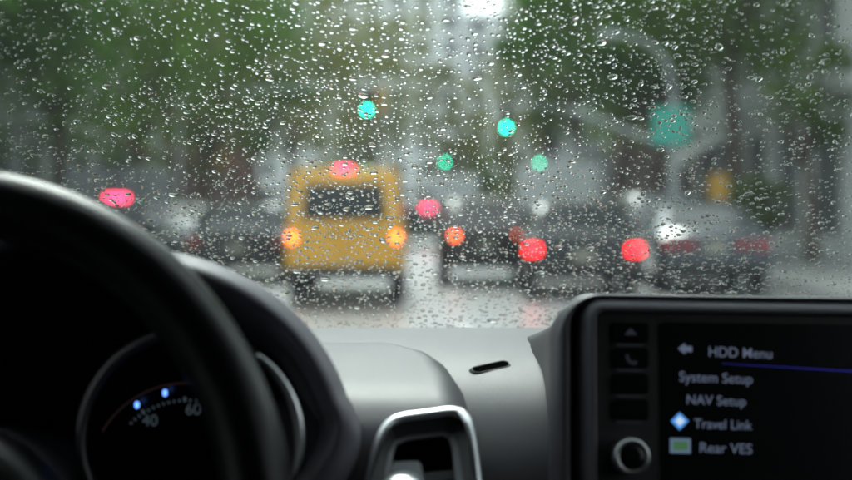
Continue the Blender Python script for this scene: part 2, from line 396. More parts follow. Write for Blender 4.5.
tree('last tree on the right kerb, olive crown near the far junction', (7.4, 84, .13), 4.4, 10.5, 4.2, 5.6, M['leaf_olive'], 8000, 12)
tree('left kerb tree nearest our car, its crown widened above the view to block sky', (-10.4, 19, .13), 4.6, 10.8, 7.2, 4.8, M['leaf_deep'], 13000, 21, .3)  # added out of view; wide crown dims the sky seen through the raindrops
tree('right kerb tree whose crown hangs over the road above the view to block sky', (7.0, 19, .13), 5.4, 11.2, 5.8, 4.3, M['leaf_deep'], 10000, 23, .3)  # unseen overhead crown, put in to tame sky highlights in the drops
tree('slim young tree against the pale building at the right edge', (8.9, 32.2, .13), 2.4, 3.9, 1.0, 1.3, M['leaf_mid'], 900, 31, .2)
tree('low bushy tree at the right kerb below the pale building', (8.4, 35, .13), .7, 1.35, .8, .75, M['leaf_bright'], 700, 32, .18)
PK = 'trees in the plaza at the end of the street'
tree('tall olive tree in the far plaza left of the street axis', (-5.6, 136, .13), 5, 14, 7.6, 10.5, M['leaf_olive'], 10000, 13, .4, 'plaza_tree', PK)
tree('small bright green tree in the far plaza on the street axis', (4.2, 134, .13), 2.0, 4.2, 2.7, 2.3, M['leaf_bright'], 3000, 14, .35, 'plaza_tree', PK)
tree('slender olive tree in the far plaza before the tall pale building', (2.7, 133, .13), 4.0, 8.6, 3.1, 6.6, M['leaf_olive'], 3500, 17, .4, 'plaza_tree', PK)
tree('low olive tree in the far plaza in front of the pale gap', (8.2, 140, .13), 3.0, 6.6, 4.0, 5.2, M['leaf_olive'], 4000, 16, .4, 'plaza_tree', PK)
tree('olive tree in the far plaza to the right of the pale street end', (14.5, 138, .13), 5, 11, 5.0, 7.0, M['leaf_olive'], 6000, 15, .4, 'plaza_tree', PK)

# ------------------------------------------------------------------ vehicles
def wheel(parent, x, y, r=.32, wd=.21):
    s = 1 if x > 0 else -1
    wo_ = bpy.data.objects.new('wheel', None); C.objects.link(wo_); wo_.parent = parent; wo_.location = (x, y, r)
    tb = MB().lathe([(r*.62, -wd/2), (r*.93, -wd/2), (r, -wd/2+.03), (r, wd/2-.03), (r*.93, wd/2), (r*.62, wd/2)], 'x', 22)
    link('tyre', tb, M['rubber'], wo_)
    rb = MB().lathe([(r*.6, -wd/2+.005), (r*.62, wd/2*.6), (r*.6, wd/2+.004), (r*.52, wd/2-.03), (r*.18, wd/2-.02), (r*.12, wd/2+.004)], 'x', 22)
    if s < 0: rb.v = [(-a, b_, c_) for a, b_, c_ in rb.v]
    link('rim', normals_out(rb.mesh('rim')), M['alloy'], wo_)
def car_body(st):
    loops = []
    for (y, zb, belt, roof, w_, wr) in st:
        h = [(0, zb), (w_*.82, zb), (w_*.97, zb+.08), (w_, zb+.2*(belt-zb)+.06), (w_, belt-.1), (w_*.965, belt), (wr+.0, roof-.07), (wr-.07, roof-.015), (wr*.55, roof), (0, roof+.005)]
        l = [(a, y, z) for a, z in h] + [(-a, y, z) for a, z in h[-2:0:-1]]
        loops.append(l)
    return sharp(normals_out(MB().loft(loops, True, True, True).mesh('body')), 38)
def lerp(a, b, t): return a + (b-a)*t
def vehicle(name, label, cat, loc, st, paint, rear_win, side_win, lamps, lamp_m, extra=None, chmsl=None, group=None, rz=0, scale=1, plate_z=.75, bumper=True, wheels=(.95, 3.75)):
    t = thing(name, label, cat, loc, rz, group); t.scale = (scale,)*3
    link('body', car_body(st), paint, t)
    # rear window: (y0,z0,half0) bottom to (y1,z1,half1) top, stands 8 mm proud of the body
    (y0, z0, h0), (y1, z1, h1) = rear_win
    n = Vector((0, -(z1-z0), (y1-y0))).normalized()
    base = [Vector((-h0, y0, z0)), Vector((h0, y0, z0)), Vector((h1, y1, z1)), Vector((-h1, y1, z1))]
    g = MB().loft([[p + n*.002 for p in base], [p + n*.012 for p in base]], True, True, False)
    link('rear_window', normals_out(g.mesh('rear_window')), M['carglass'], t)
    def at(y, fz, sgn):
        for a, b_ in zip(st, st[1:]):
            if a[0] <= y <= b_[0]:
                k = (y-a[0])/(b_[0]-a[0]); v = [lerp(p, q, k) for p, q in zip(a, b_)]; break
        x = lerp(v[4]*.965, v[5], fz); z = lerp(v[2], v[3]-.07, fz)
        return Vector((sgn*(x+.006), y, z))
    for sg in (-1, 1):
        for (ya, yb, yc, yd) in side_win:      # bottom rear, bottom front, top front, top rear
            q = [at(ya, .08, sg), at(yb, .08, sg), at(yc, .92, sg), at(yd, .92, sg)]
            g = MB().loft([q, [p + Vector((sg*.008, 0, .004)) for p in q]], True, True, False)
            link('side_window', normals_out(g.mesh('side_window')), M['carglass'], t)
    for (x0, x1, ya, yb, za, zb) in lamps:
        for sg in (-1, 1):
            a, b_ = sorted((sg*x0, sg*x1))
            link('tail_light', MB().bbox(a, b_, ya, yb, za, zb, .015), lamp_m, t)
    if chmsl:
        (xa, xb, ya, yb, za, zb, mm) = chmsl
        link('brake_light', MB().bbox(xa, xb, ya, yb, za, zb, .008), mm, t)
    if bumper:
        s0 = st[0]; link('bumper', MB().bbox(-s0[4]*1.0, s0[4]*1.0, s0[0]-.09, s0[0]+.1, s0[1]-.06, s0[1]+.12, .04), M['trim'], t)
    link('licence_plate', MB().bbox(-.16, .16, st[0][0]-.025, st[0][0]-.002, plate_z-.09, plate_z+.09, .006), M['plate'], t)
    for y in wheels:
        for x in (-.78, .78):
            wheel(t, x*st[3][4]/.91, y)
    if extra: extra(t)
    return t
SEDAN = [(0,.42,.86,.94,.80,.70),(.10,.32,.93,1.0,.89,.76),(.70,.24,.96,1.04,.91,.76),(1.40,.22,.96,1.36,.91,.66),(2.3,.22,.95,1.43,.91,.66),(3.0,.22,.94,1.37,.91,.66),(3.65,.22,.93,1.0,.91,.76),(4.5,.26,.80,.87,.88,.74),(4.72,.40,.70,.77,.76,.66)]
SUV = [(0,.48,1.0,1.06,.82,.72),(.08,.38,1.05,1.12,.9,.78),(.16,.32,1.06,1.2,.92,.77),(.55,.30,1.06,1.60,.92,.70),(2.2,.3,1.05,1.66,.92,.72),(3.0,.3,1.04,1.60,.92,.70),(3.6,.3,1.02,1.10,.92,.78),(4.5,.34,.95,1.0,.9,.76),(4.7,.45,.8,.9,.8,.7)]
HATCH = [(0,.44,.90,.96,.82,.74),(.07,.34,.94,1.0,.9,.80),(.14,.28,.95,1.06,.92,.79),(.42,.26,.95,1.385,.92,.70),(1.4,.25,.94,1.45,.92,.70),(2.9,.25,.93,1.40,.92,.68),(3.6,.25,.92,.99,.92,.78),(4.3,.30,.82,.88,.88,.74),(4.5,.42,.70,.78,.78,.68)]
VAN = [(0,.40,1.10,1.84,.80,.72),(.06,.34,1.12,1.92,.85,.77),(.5,.32,1.12,1.955,.865,.78),(2.2,.32,1.12,1.96,.865,.78),(3.1,.32,1.10,1.86,.865,.76),(3.75,.32,1.05,1.18,.865,.78),(4.4,.36,.92,1.0,.84,.74),(4.6,.45,.75,.85,.74,.66)]
SW = [(1.35, 2.25, 2.2, 1.6), (2.32, 3.35, 2.95, 2.3)]
def van_extra(t):
    # two tailgate doors with handles, seams between them
    for sg in (-1, 1):
        a, b_ = sorted((sg*.008, sg*.70))
        d = MB().bbox(a, b_, -.028, -.003, .535, 1.13, .008); dr = link('rear_door', d, M['taxi'], t)
        hx = sg*.09
        link('handle', MB().bbox(min(hx, hx+sg*.12), max(hx, hx+sg*.12), -.05, -.0285, .98, 1.02, .006), M['trim'], dr)
    link('roof_rack', MB().tube([(-.62, .3, 2.0), (-.62, 2.6, 2.0)], .018, 6).tube([(.62, .3, 2.0), (.62, 2.6, 2.0)], .018, 6), M['steel'], t)
    link('wing_mirror', MB().bbox(-1.02, -.86, 3.2, 3.3, 1.12, 1.34, .02), M['trim'], t)
    link('wing_mirror', MB().bbox(.86, 1.02, 3.2, 3.3, 1.12, 1.34, .02), M['trim'], t)
vx = lambda px, Y: (px - 426) / FPX * Y
vehicle('taxi_van', 'yellow taxi van ahead with lit orange tail lights and a dark rear window', 'van', (vx(344, 20), 20, 0), VAN, M['taxi'],
        ((-.001, 1.19, .60), (-.0011, 1.70, .55)), [(.3, 1.5, 1.5, .35), (1.6, 2.5, 2.5, 1.6), (2.55, 3.5, 3.0, 2.55)],
        [(.70, .80, -.03, .08, .88, .99)], M['amber'], van_extra, (-.11, .11, .0, .06, 1.885, 1.945, M['brake_far']), plate_z=.58, wheels=(.85, 3.55))
vehicle('hatchback_car', 'black hatchback ahead on the right with two lit red brake lights', 'car', (vx(584, 21), 21, 0), HATCH, M['car_black'],
        ((.145, 1.04, .68), (.395, 1.335, .60)), [(.75, 1.55, 1.5, .85), (1.65, 2.4, 2.35, 1.65), (2.46, 3.3, 2.9, 2.46)], [(.66, .88, -.03, .09, .66, .80)], M['brake'], None, None, rz=R(-1.5), plate_z=.62)
vehicle('suv_car', 'dark brown car squeezed between the yellow van and the black hatchback with orange lit lamps', 'car', (vx(487, 24), 24, 0), SUV, M['car_brown'],
        ((.17, 1.13, .66), (.53, 1.54, .62)), [(.5, 1.5, 1.5, .7), (1.6, 2.4, 2.4, 1.6), (2.45, 3.35, 2.95, 2.45)],
        [(.53, .66, -.02, .07, .88, .99)], M['amber2'], None, None, scale=.93)
def b_extra(t):
    for sg in (-1, 1):
        a, b_ = sorted((sg*.30, sg*.55))
        link('inner_light', MB().bbox(a, b_, -.02, .08, .72, .84, .015), M['lens_red'], t)
vehicle('sedan_car', 'dark blue sedan parked by the right kerb with unlit red lamps', 'car', (vx(716, 21.5), 21.5, 0), SEDAN, M['car_blue'],
        ((.72, 1.045, .66), (1.36, 1.345, .56)), SW, [(.60, .82, -.03, .09, .70, .86)], M['lens_red'], b_extra, None, rz=R(-4))
vehicle('suv_car', 'grey car parked at the right kerb in front of the dark blue sedan', 'car', (4.9, 28, 0), SUV, M['car_grey'],
        ((.17, 1.13, .66), (.53, 1.54, .62)), [(.5, 1.5, 1.5, .7), (1.6, 2.4, 2.4, 1.6), (2.45, 3.35, 2.95, 2.45)], [(.66, .82, -.02, .07, .86, 1.05)], M['lens_red'])
vehicle('suv_car', 'dark car with a lit pink high brake light just right of the yellow van', 'car', (vx(428, 46), 46, 0), SUV, M['car_grey'],
        ((.17, 1.13, .66), (.53, 1.54, .62)), [(.5, 1.5, 1.5, .7), (1.6, 2.4, 2.4, 1.6), (2.45, 3.35, 2.95, 2.45)], [(.66, .82, -.02, .07, .86, 1.05)], M['lens_red'], None, (-.2, .2, .1, .2, 1.26, 1.37, M['brake_far']))
vehicle('hatchback_car', 'black hatchback left of the yellow van waiting in the next lane', 'car', (vx(236, 25), 25, 0), HATCH, M['car_black'],
        ((.145, 1.04, .68), (.395, 1.335, .60)), [(.75, 1.55, 1.5, .85), (1.65, 2.4, 2.35, 1.65), (2.46, 3.3, 2.9, 2.46)], [(.66, .88, -.03, .09, .66, .80)], M['lens_red'], None, None, plate_z=.62)
vehicle('sedan_car', 'white sedan in the left lane just above the steering wheel rim', 'car', (vx(170, 36), 36, 0), SEDAN, M['car_white'],
        ((.72, 1.045, .66), (1.36, 1.345, .56)), SW, [(.58, .82, -.03, .09, .70, .84)], M['lens_red'])
def box_truck(label, loc, W, H, L, colr, lamp=None, hi=None, rz=0):
    t = thing('box_truck', label, 'truck', loc, rz)
    link('cargo_box', MB().bbox(-W/2, W/2, 0, L*.68, .95, H, .04), colr, t)
    d = link('roll_door', MB().bbox(-W/2+.12, W/2-.12, -.03, -.002, 1.05, H-.18, .01), colr, t)
    for k in range(6):
        z = 1.1 + k*(H-1.35)/6
        link('door_panel', MB().bbox(-W/2+.16, W/2-.16, -.045, -.031, z, z + (H-1.35)/6 - .03, .006), colr, d)
    link('chassis', MB().box(-W/2+.25, W/2-.25, .1, L*.95, .5, .94), M['trim'], t)
    cab = [(L*.69, .5, 1.3, 2.2, W/2-.12, W/2-.22), (L*.86, .5, 1.3, 2.2, W/2-.12, W/2-.22), (L*.95, .5, 1.25, 1.5, W/2-.12, W/2-.2), (L, .6, 1.1, 1.2, W/2-.2, W/2-.3)]
    link('cab', car_body(cab), colr, t)
    link('bumper', MB().bbox(-W/2+.05, W/2-.05, -.12, .02, .45, .62, .03), M['steel'], t)
    for sg in (-1, 1):
        a, b_ = sorted((sg*(W/2-.32), sg*(W/2-.12)))
        link('tail_light', MB().bbox(a, b_, -.05, .05, .70, .86, .012), M['lens_red'], t)
    if hi: link('brake_light', MB().bbox(hi[0], hi[1], -.10, -.046, hi[2], hi[3], .01), M['brake_far'], t)
    for y in (L*.2, L*.82):
        for x in (-W/2+.2, W/2-.2): wheel(t, x, y, .42, .26)
box_truck('white box truck standing on the right behind the black hatchback', (vx(563, 46), 46, 0), 2.5, 2.75, 6.5, M['car_white'])
box_truck('grey box truck on the left with a bright pink lit lamp on its back', (vx(104, 33), 33, 0), 1.9, 2.3, 5.5, M['car_grey'], None, (.06, .58, 1.51, 1.63))
box_truck('white box truck far ahead in the middle of the street', (vx(455, 78), 78, 0), 2.6, 3.1, 7, M['car_white'])

# ------------------------------------------------------------------ street furniture
def signal_head(t, x, y, z, housing, lit, face=0):
    """three-lens head, green lens centred at (x, y, z)"""
    h = MB(); hd = link('signal_head', MB().bbox(-.17, .17, 0, .26, -.19, .87, .03), housing, t)
    hd.location = (x, y, z); hd.rotation_euler = (0, 0, face)
    for k in range(3):
        l = link('lens', MB().lathe([(.10, -.012), (.10, 0.0)], 'y', 18, (0, 0, k*.34)), lit if k == 0 and lit else M['lens_off'], hd)
        vz = MB(); arc = [(math.cos(a)*.125, math.sin(a)*.125 + k*.34) for a in [R(-20 + 220*j/10) for j in range(11)]]
        vz.loft([[(a, -.012, c) for a, c in arc], [(a, -.2, c) for a, c in arc]], False, False, True); link('visor', vz, housing, hd)
    return hd
def signal_mast(label, base, arm_to, heads, group='traffic signals over the street'):
    t = thing('traffic_light', label, 'traffic light', (base[0], base[1], .13), 0, group)
    az = arm_to[2] - .13
    link('pole', MB().tube([(0, 0, -.01), (0, 0, 1), (0, 0, az + .3)], [.13, .10, .08], 12), M['steel'], t)
    link('base_plate', MB().lathe([(.26, 0), (.26, .05), (.16, .12), (.15, .35)], 'z', 16), M['steel'], t)
    dx = arm_to[0] - base[0]
    link('mast_arm', MB().tube([(0, 0, az - .5), (dx*.3, 0, az - .15), (dx*.65, 0, az), (dx, 0, az)], [.07, .06, .05, .04], 10), M['steel'], t)
    for (x, z, hm, lm, fc) in heads:
        signal_head(t, x - base[0], -.3, z - .13, hm, lm, fc)
        link('hanger', MB().tube([(x - base[0], -.17, z - .13 + .87), (x - base[0], -.02, az)], .03, 6), M['steel'], t)
g1 = P(367, 110, 57.7); g2 = P(507, 127, 57.7)
signal_mast('green traffic light on a long arm from the left, above the yellow van', (KL - .6, 58), (g1.x + .75, 0, g1.z + .95), [(g1.x, g1.z, M['sig_dark'], M['green_on'], 0), (g1.x + .62, g1.z + .05, M['sig_yellow'], None, R(90))])
signal_mast('green traffic light on an arm from the right, near the street centre', (KR + .6, 58.4), (g2.x - .1, 0, g2.z + .95), [(g2.x, g2.z, M['sig_dark'], M['green_on'], 0)])
g3 = P(445, 162, 95.7); g4 = P(540, 163, 95.7)
signal_mast('small distant green traffic light at the far junction, above the pink brake light', (KL - .6, 96), (g3.x + .1, 0, g3.z + .95), [(g3.x, g3.z, M['sig_dark'], M['green_far'], 0)])
signal_mast('small distant green traffic light at the far junction, above the white truck', (KR + .6, 96.4), (g4.x - .1, 0, g4.z + .95), [(g4.x, g4.z, M['sig_dark'], M['green_far'], 0)])
# lamp post with curved arm and a lower bracket arm, square green sign on it
YL = 34.0; bp_ = P(674, 205, YL)
t = thing('street_lamp', 'grey lamp post at the right kerb with curved lamp arm and lower bracket', 'street lamp', (bp_.x, YL, .13))
def rel(px, py): return P(px, py, YL) - Vector((bp_.x, YL, .13))
link('pole', MB().tube([(0, 0, -.01), (0, 0, 1.2), rel(674, 150), rel(674, 100)], [.14, .11, .10, .09], 12), M['steel'], t)
link('base_plate', MB().lathe([(.25, 0), (.25, .06), (.17, .12), (.15, .5)], 'z', 16), M['steel'], t)
link('lamp_arm', MB().tube(spline([rel(674, 100), rel(672, 82), rel(664, 58), rel(645, 42), rel(622, 35)], 5), .066, 10), M['steel'], t)
lh = rel(612, 35)
hd = link('lamp_head', MB().loft([[(lh.x + a*.45 + .05, lh.y + math.cos(q)*.16*k, lh.z + math.sin(q)*.09*k) for q in [2*math.pi*j/10 for j in range(10)]] for a, k in ((-.9, .3), (-.7, .9), (-.1, 1.15), (.5, .8), (.75, .5))], True, True, True), M['steel'], t)
link('lamp_lens', MB().lathe([(.02, -.16), (.10, -.13), (.13, -.075)], 'z', 14, (lh.x - .1, lh.y, lh.z)), M['plate'], hd)
link('bracket_arm', MB().tube([rel(674, 148), rel(640, 136), rel(600, 120), rel(570, 109)], [.085, .07, .06, .05], 10), M['steel'], t)
sg = P(672, 126, YL - .2)
t = thing('street_sign', 'square green sign fixed on the grey lamp post', 'sign', (sg.x, YL - .12, sg.z))
link('sign_board', MB().bbox(-.46, .46, -.03, 0, -.46, .46, .012), M['sign_green'], t)
link('bracket', MB().box(-.05, .05, .001, .03, -.3, .3), M['steel'], t)
def sign_post(label, px, py, Y, wd, ht):
    c = P(px, py, Y); t = thing('yellow_sign', label, 'sign', (c.x, Y, .13))
    link('post', MB().tube([(0, 0, -.01), (0, 0, c.z - .13 + ht*.5)], .03, 8), M['steel'], t)
    link('sign_board', MB().bbox(-wd/2, wd/2, -.06, -.032, c.z - .13 - ht/2, c.z - .13 + ht/2, .01), M['sign_yellow'], t)
sign_post('yellow sign board on a post beside the brown tree trunk on the right', 718, 187, 30, .42, .56)
sign_post('yellow sign board on a tall post at the left kerb', 222, 160, 66, .75, .8)

# ------------------------------------------------------------------ OWN CAR (cabin)
car = thing('car', 'dark cabin of the car we sit in, with rain-covered windshield, steering wheel and dashboard', 'car', (0, 0, 0))
RK = R(42); CE, SE = math.cos(RK), math.sin(RK)
WB = Vector((0, 1.2, 1.262))
def ws(X, s, off=0.0):
    a = -.2 * X
    n = Vector((-a*SE, SE, CE)).normalized()
    return Vector((X, WB.y - CE*s - .1*X*X, WB.z + SE*s)) + n * off, n
def grid(fn, us, vs):
    return [[fn(u, v) for u in us] for v in vs]
us = [-.74 + 1.48*k/24 for k in range(25)]; vs = [-.02 + .70*k/10 for k in range(11)]
g = MB()
g.loft(grid(lambda u, v: ws(u, v)[0], us, vs), False, False, True); g.loft(grid(lambda u, v: ws(u, v, .005)[0], us, vs), False, False, True, True)
rimA = [ws(u, vs[0])[0] for u in us] + [ws(us[-1], v)[0] for v in vs[1:]] + [ws(u, vs[-1])[0] for u in us[::-1][1:]] + [ws(us[0], v)[0] for v in vs[::-1][1:-1]]
rimB = [ws(u, vs[0], .005)[0] for u in us] + [ws(us[-1], v, .005)[0] for v in vs[1:]] + [ws(u, vs[-1], .005)[0] for u in us[::-1][1:]] + [ws(us[0], v, .005)[0] for v in vs[::-1][1:-1]]
g.loft([rimA, rimB], True, False, False)
windshield = link('windshield', normals_out(g.mesh('windshield')), M['glass'], car)
# shell: roof, pillars, doors, closed light-blocking rear, floor, bonnet
top = ws(0, .68)[0]
rf = MB(); L1 = []
for (y, z, hw) in ((top.y - .0, top.z + .012, .68), (.35, top.z + .10, .66), (-.5, top.z + .13, .66), (-2.4, top.z + .10, .66)):
    L1.append([(-hw - .06, y - .04, z - .10), (-hw, y - .03, z - .03), (-hw*.6, y - .005, z), (0, y, z + .008), (hw*.6, y - .005, z), (hw, y - .03, z - .03), (hw + .06, y - .04, z - .10)])
L2 = [[(x*1.01, y, z + .035) for x, y, z in l] for l in L1]
rf.loft([a + b_[::-1] for a, b_ in zip(L1, L2)], True, True, True)
link('roof', normals_out(rf.mesh('roof')), M['headliner'], car)
for sgn in (-1, 1):
    p0, p1 = ws(sgn*.75, -.02)[0], ws(sgn*.75, .70)[0]
    link('pillar', MB().tube([p0, p0.lerp(p1, .5), p1], .045, 10), M['dash_dark'], car)
    dr = link('door', MB().bbox(min(sgn*.80, sgn*.72), max(sgn*.80, sgn*.72), -2.4, 1.15, .3, 1.20, .03), M['dash_dark'], car)
    link('side_window', MB().add([(sgn*.76, .1, 1.20), (sgn*.76, 1.14, 1.20), (sgn*.735, .66, 1.71), (sgn*.72, .1, 1.79)], [(0, 1, 2, 3)]).add([(sgn*.765, .1, 1.20), (sgn*.765, 1.14, 1.20), (sgn*.74, .66, 1.71), (sgn*.725, .1, 1.79)], [(3, 2, 1, 0)]), M['side_glass'], dr)
    link('centre_pillar', MB().bbox(min(sgn*.72, sgn*.79), max(sgn*.72, sgn*.79), -.12, .1, 1.2, 1.78, .02), M['dash_dark'], car)
link('rear_light_block', MB().box(-.8, .8, -2.5, -2.401, .3, 1.85), M['black'], car)  # unseen solid back, added to keep light out of the cabin
link('side_light_block', MB().box(-.80, -.735, -2.4, -.12, 1.201, 1.82).box(.735, .80, -2.4, -.12, 1.201, 1.82), M['black'], car)  # unseen side panels closing the rear against outside light
link('floor_pan', MB().box(-.8, .8, -2.4, 1.15, .25, .3), M['black'], car)
link('bonnet', MB().loft([[(-.78, 1.16, 1.16), (-.4, 1.215, 1.225), (0, 1.23, 1.235), (.4, 1.215, 1.225), (.78, 1.16, 1.16)], [(-.8, 1.6, 1.08), (-.4, 1.65, 1.13), (0, 1.65, 1.14), (.4, 1.65, 1.13), (.8, 1.6, 1.08)],
     [(-.76, 2.1, .92), (-.4, 2.15, .96), (0, 2.17, .97), (.4, 2.15, .96), (.76, 2.1, .92)], [(-.7, 2.2, .55), (-.4, 2.28, .55), (0, 2.3, .55), (.4, 2.28, .55), (.7, 2.2, .55)]], False, False, True, True), M['car_grey'], car)
link('wing', MB().bbox(-.86, -.80, -2.4, 2.0, .3, 1.1, .03).bbox(.80, .86, -2.4, 2.0, .3, 1.1, .03), M['car_grey'], car)

# dashboard main surface
prof = spline([(1.185, 1.245, 0), (1.172, 1.288, 0), (1.150, 1.299, 0), (1.05, 1.302, 0), (.97, 1.299, 0), (.91, 1.288, 0), (.865, 1.262, 0), (.835, 1.215, 0), (.82, 1.12, 0), (.82, .98, 0), (.86, .80, 0), (.9, .4, 0)], 5)
xs = [-.72 + 1.44*k/60 for k in range(61)]
g = MB(); loops = []
for p in prof:
    l = []
    for x in xs:
        y = p.x - .10*x*x*min(1, max(0, (p.x - .9)/.2)); l.append((x, y, p.y + .0*x))
    loops.append(l)
g.loft(loops, False, False, True)
dash = link('dashboard', normals_out(g.mesh('dashboard')), M['dash'], car)
# slot in the valley between pod and navigation unit
def dash_pt(px, py):
    """where the sight line meets the dashboard profile"""
    best = None
    for a, b_ in zip(prof, prof[1:]):
        if a.x > 1.1: continue
        for k in range(10):
            q = a.lerp(b_, k/10); e = abs((P(px, py, q.x)).z - q.y)
            if best is None or e < best[0]: best = (e, q.x)
    return P(px, py, best[1])
a, b_ = dash_pt(477, 371), dash_pt(504, 365)
nrm = Vector((0, -.5, .86)); ax = (b_ - a).normalized(); sd_ = nrm.cross(ax).normalized(); nn = ax.cross(sd_)
def slot_loop(hw, ex, off): return [p + nn*(off + .0015) for p in ([a - ax*ex + sd_*hw*math.cos(q) - ax*hw*math.sin(q) for q in [math.pi*k/6 for k in range(7)]] + [b_ + ax*ex - sd_*hw*math.cos(q) + ax*hw*math.sin(q) for q in [math.pi*k/6 for k in range(7)]])]
sl = MB().loft([slot_loop(.0065, 0, -.004), slot_loop(.0040, 0, -.0003), slot_loop(.0036, 0, -.0001), slot_loop(.0031, 0, -.0004)], True, False, True)
link('slot_rim', normals_out(sl.mesh('slot_rim')), M['dash_dark'], dash)
link('defroster_slot', MB().loft([slot_loop(.0032, 0, -.0020), slot_loop(.0032, 0, -.0008)], True, True, False), M['void'], dash)

# vent pod: rounded bulge between cluster hood and valley
podv = spline([(1.06, 1.292, 0), (1.0, 1.3015, 0), (.93, 1.302, 0), (.86, 1.297, 0), (.82, 1.291, 0), (.797, 1.281, 0), (.782, 1.266, 0), (.766, 1.232, 0), (.752, 1.19, 0), (.74, 1.13, 0), (.735, 1.0, 0)], 7)
edge_px = [(340, 400), (343, 415), (349, 440), (357, 453), (375, 466), (400, 473), (430, 479), (480, 485), (620, 500), (900, 520)]   # (py, px) of the pod's right edge
def edge(py):
    if py <= edge_px[0][0]: return edge_px[0][1]
    for (a0, b0), (a1, b1) in zip(edge_px, edge_px[1:]):
        if a0 <= py <= a1: return b0 + (b1-b0)*(py-a0)/(a1-a0)
    return edge_px[-1][1]
def ray_profile(px, py, prof_):
    best = None
    for q in prof_:
        e = abs(P(px, py, q.x).z - q.y)
        if best is None or e < best[0]: best = (e, q)
    return best[1]
vent_poly = [(371, 484), (380, 446), (390, 425), (404, 419), (452, 413.5), (464, 417), (469, 430), (474, 484), (478, 560), (356, 560)]
def inside(px, py, poly):
    c = False
    for i in range(len(poly)):
        x0, y0 = poly[i]; x1, y1 = poly[i-1]
        if (y0 > py) != (y1 > py) and px < (x1-x0)*(py-y0)/(y1-y0)+x0: c = not c
    return c
def topx(p):   # world -> photo pixel
    d = p - EYE; f = Vector((0, math.cos(PITCH), -math.sin(PITCH))); u = Vector((0, math.sin(PITCH), math.cos(PITCH)))
    z = d.dot(f); return 426 + FPX*d.x/z, 240 - FPX*d.dot(u)/z
dense = []
for a, b_ in zip(podv, podv[1:]):
    for k in range(3): dense.append(a.lerp(b_, k/3))
dense.append(podv[-1])
rr = .020
loops = []
for p in dense:
    py = topx(Vector((0, p.x, p.y)))[1]
    xr = (edge(py) - 426)/FPX*p.x; xl = (250 - 426)/FPX*p.x
    i = dense.index(p); a, b_ = dense[max(i-1, 0)], dense[min(i+1, len(dense)-1)]
    tg = Vector((0, b_.x-a.x, b_.y-a.y)).normalized(); nm = Vector((0, -tg.z, tg.y)); nm = nm if nm.z > 0 or nm.y < 0 else -nm
    if nm.z < -.2: nm = -nm
    l = []
    for k in range(70): l.append(Vector((xl + (xr - rr - xl)*k/70, p.x, p.y)))
    for k in range(9):
        q = math.pi/2*k/8; l.append(Vector((xr - rr + rr*math.sin(q), p.x, p.y)) - nm*rr*(1-math.cos(q)))
    l.append(Vector((xr, p.x, p.y)) - nm*(rr + .04)); loops.append(l)
g = MB(); g.loft(loops, False, False, True)
keep_f = []
for f in g.f:
    c = sum((Vector(g.v[i]) for i in f), Vector()) / 4
    keep_f.append(not inside(*topx(c), vent_poly))
g.f = [f for f, k in zip(g.f, keep_f) if k]; g.sm = [True]*len(g.f)
pod = link('vent_pod', normals_out(g.mesh('vent_pod')), M['dash'], dash)

# air vent
vent = bpy.data.objects.new('air_vent', None); C.objects.link(vent); vent.parent = car
def pod_pt(px, py, off=0.0):
    q = ray_profile(px, py, dense); return P(px, py, q.x) + Vector((0, -.85, .5))*off
trim = [(352, 580), (364, 510), (370, 480), (378, 449), (384, 434), (391, 425), (403, 420), (425, 417), (448, 414), (459, 415), (465, 420), (469, 431), (473, 455), (476, 480), (479, 510), (486, 580)]
tp = [pod_pt(x, y, .002) for x, y in trim]; tp = spline(tp, 5)
loops = []
for i, p in enumerate(tp):
    tg = (tp[min(i+1, len(tp)-1)] - tp[max(i-1, 0)]).normalized(); n = Vector((0, -.93, .36)); s_ = tg.cross(n).normalized(); n = s_.cross(tg)
    loops.append([p + s_*.0032*math.cos(q) + n*.0042*math.sin(q) for q in [2*math.pi*k/10 for k in range(10)]])
link('vent_trim', normals_out(MB().loft(loops, True, True, True).mesh('vent_trim')), M['chrome'], vent)
def vplane(px, py, dy): # points on tilted vent plane, pushed dy deeper
    Y = .783 + (412 - py)*.00042 + dy; return P(px, py, Y)
def vloop(poly, dy, n=6): return [vplane(x, y, dy) for x, y in poly]
o1 = [(356, 575), (372, 480), (380, 447), (392, 426), (405, 421), (450, 415.5), (462, 419), (468, 434), (473, 480), (482, 575)]
o2 = [(372, 575), (384, 482), (389, 452), (396, 440), (408, 436), (444, 432), (453, 435), (458, 446), (463, 482), (470, 575)]
o3 = [(380, 575), (391, 484), (393, 455), (396, 445), (408, 440), (442, 436), (449, 439), (452, 448), (456, 484), (462, 575)]
link('vent_recess', normals_out(MB().loft([vloop(o1, .0), vloop(o1, .006), vloop(o2, .0083)], True, False, False).mesh('vent_recess')), M['dash_dark'], vent)
link('vent_frame', normals_out(MB().loft([vloop(o2, .0085), vloop(o3, .0105), vloop(o3, .06)], True, False, False).mesh('vent_frame')), M['vent_grey'], vent)
link('vent_cavity', MB().loft([vloop(o3, .052), vloop(o3, .056)], True, True, False), M['black'], vent)
vn = link('vane', normals_out(MB().loft([vloop([(386, 500), (392, 467), (395, 462), (418, 461), (421, 465), (424, 480), (424, 500)], d) for d in (.009, .03)], True, True, False).mesh('vane')), M['vent_grey'], vent)
link('vane', normals_out(MB().loft([vloop([(424, 473), (455, 470), (457, 478), (424, 482)], d) for d in (.018, .04)], True, True, False).mesh('vane')), M['dash_dark'], vent)
tb_c = vplane(403, 489, .006)
link('vent_tab', MB().loft([[tb_c + Vector((math.cos(q)*.0125*k, -.012*h, math.sin(q)*.0085*k)) for q in [2*math.pi*j/20 for j in range(20)]] for k, h in ((.9, -1), (1, 0), (.93, .6), (.7, .95), (.35, 1.1))], True, True, True), M['chrome'], vent)

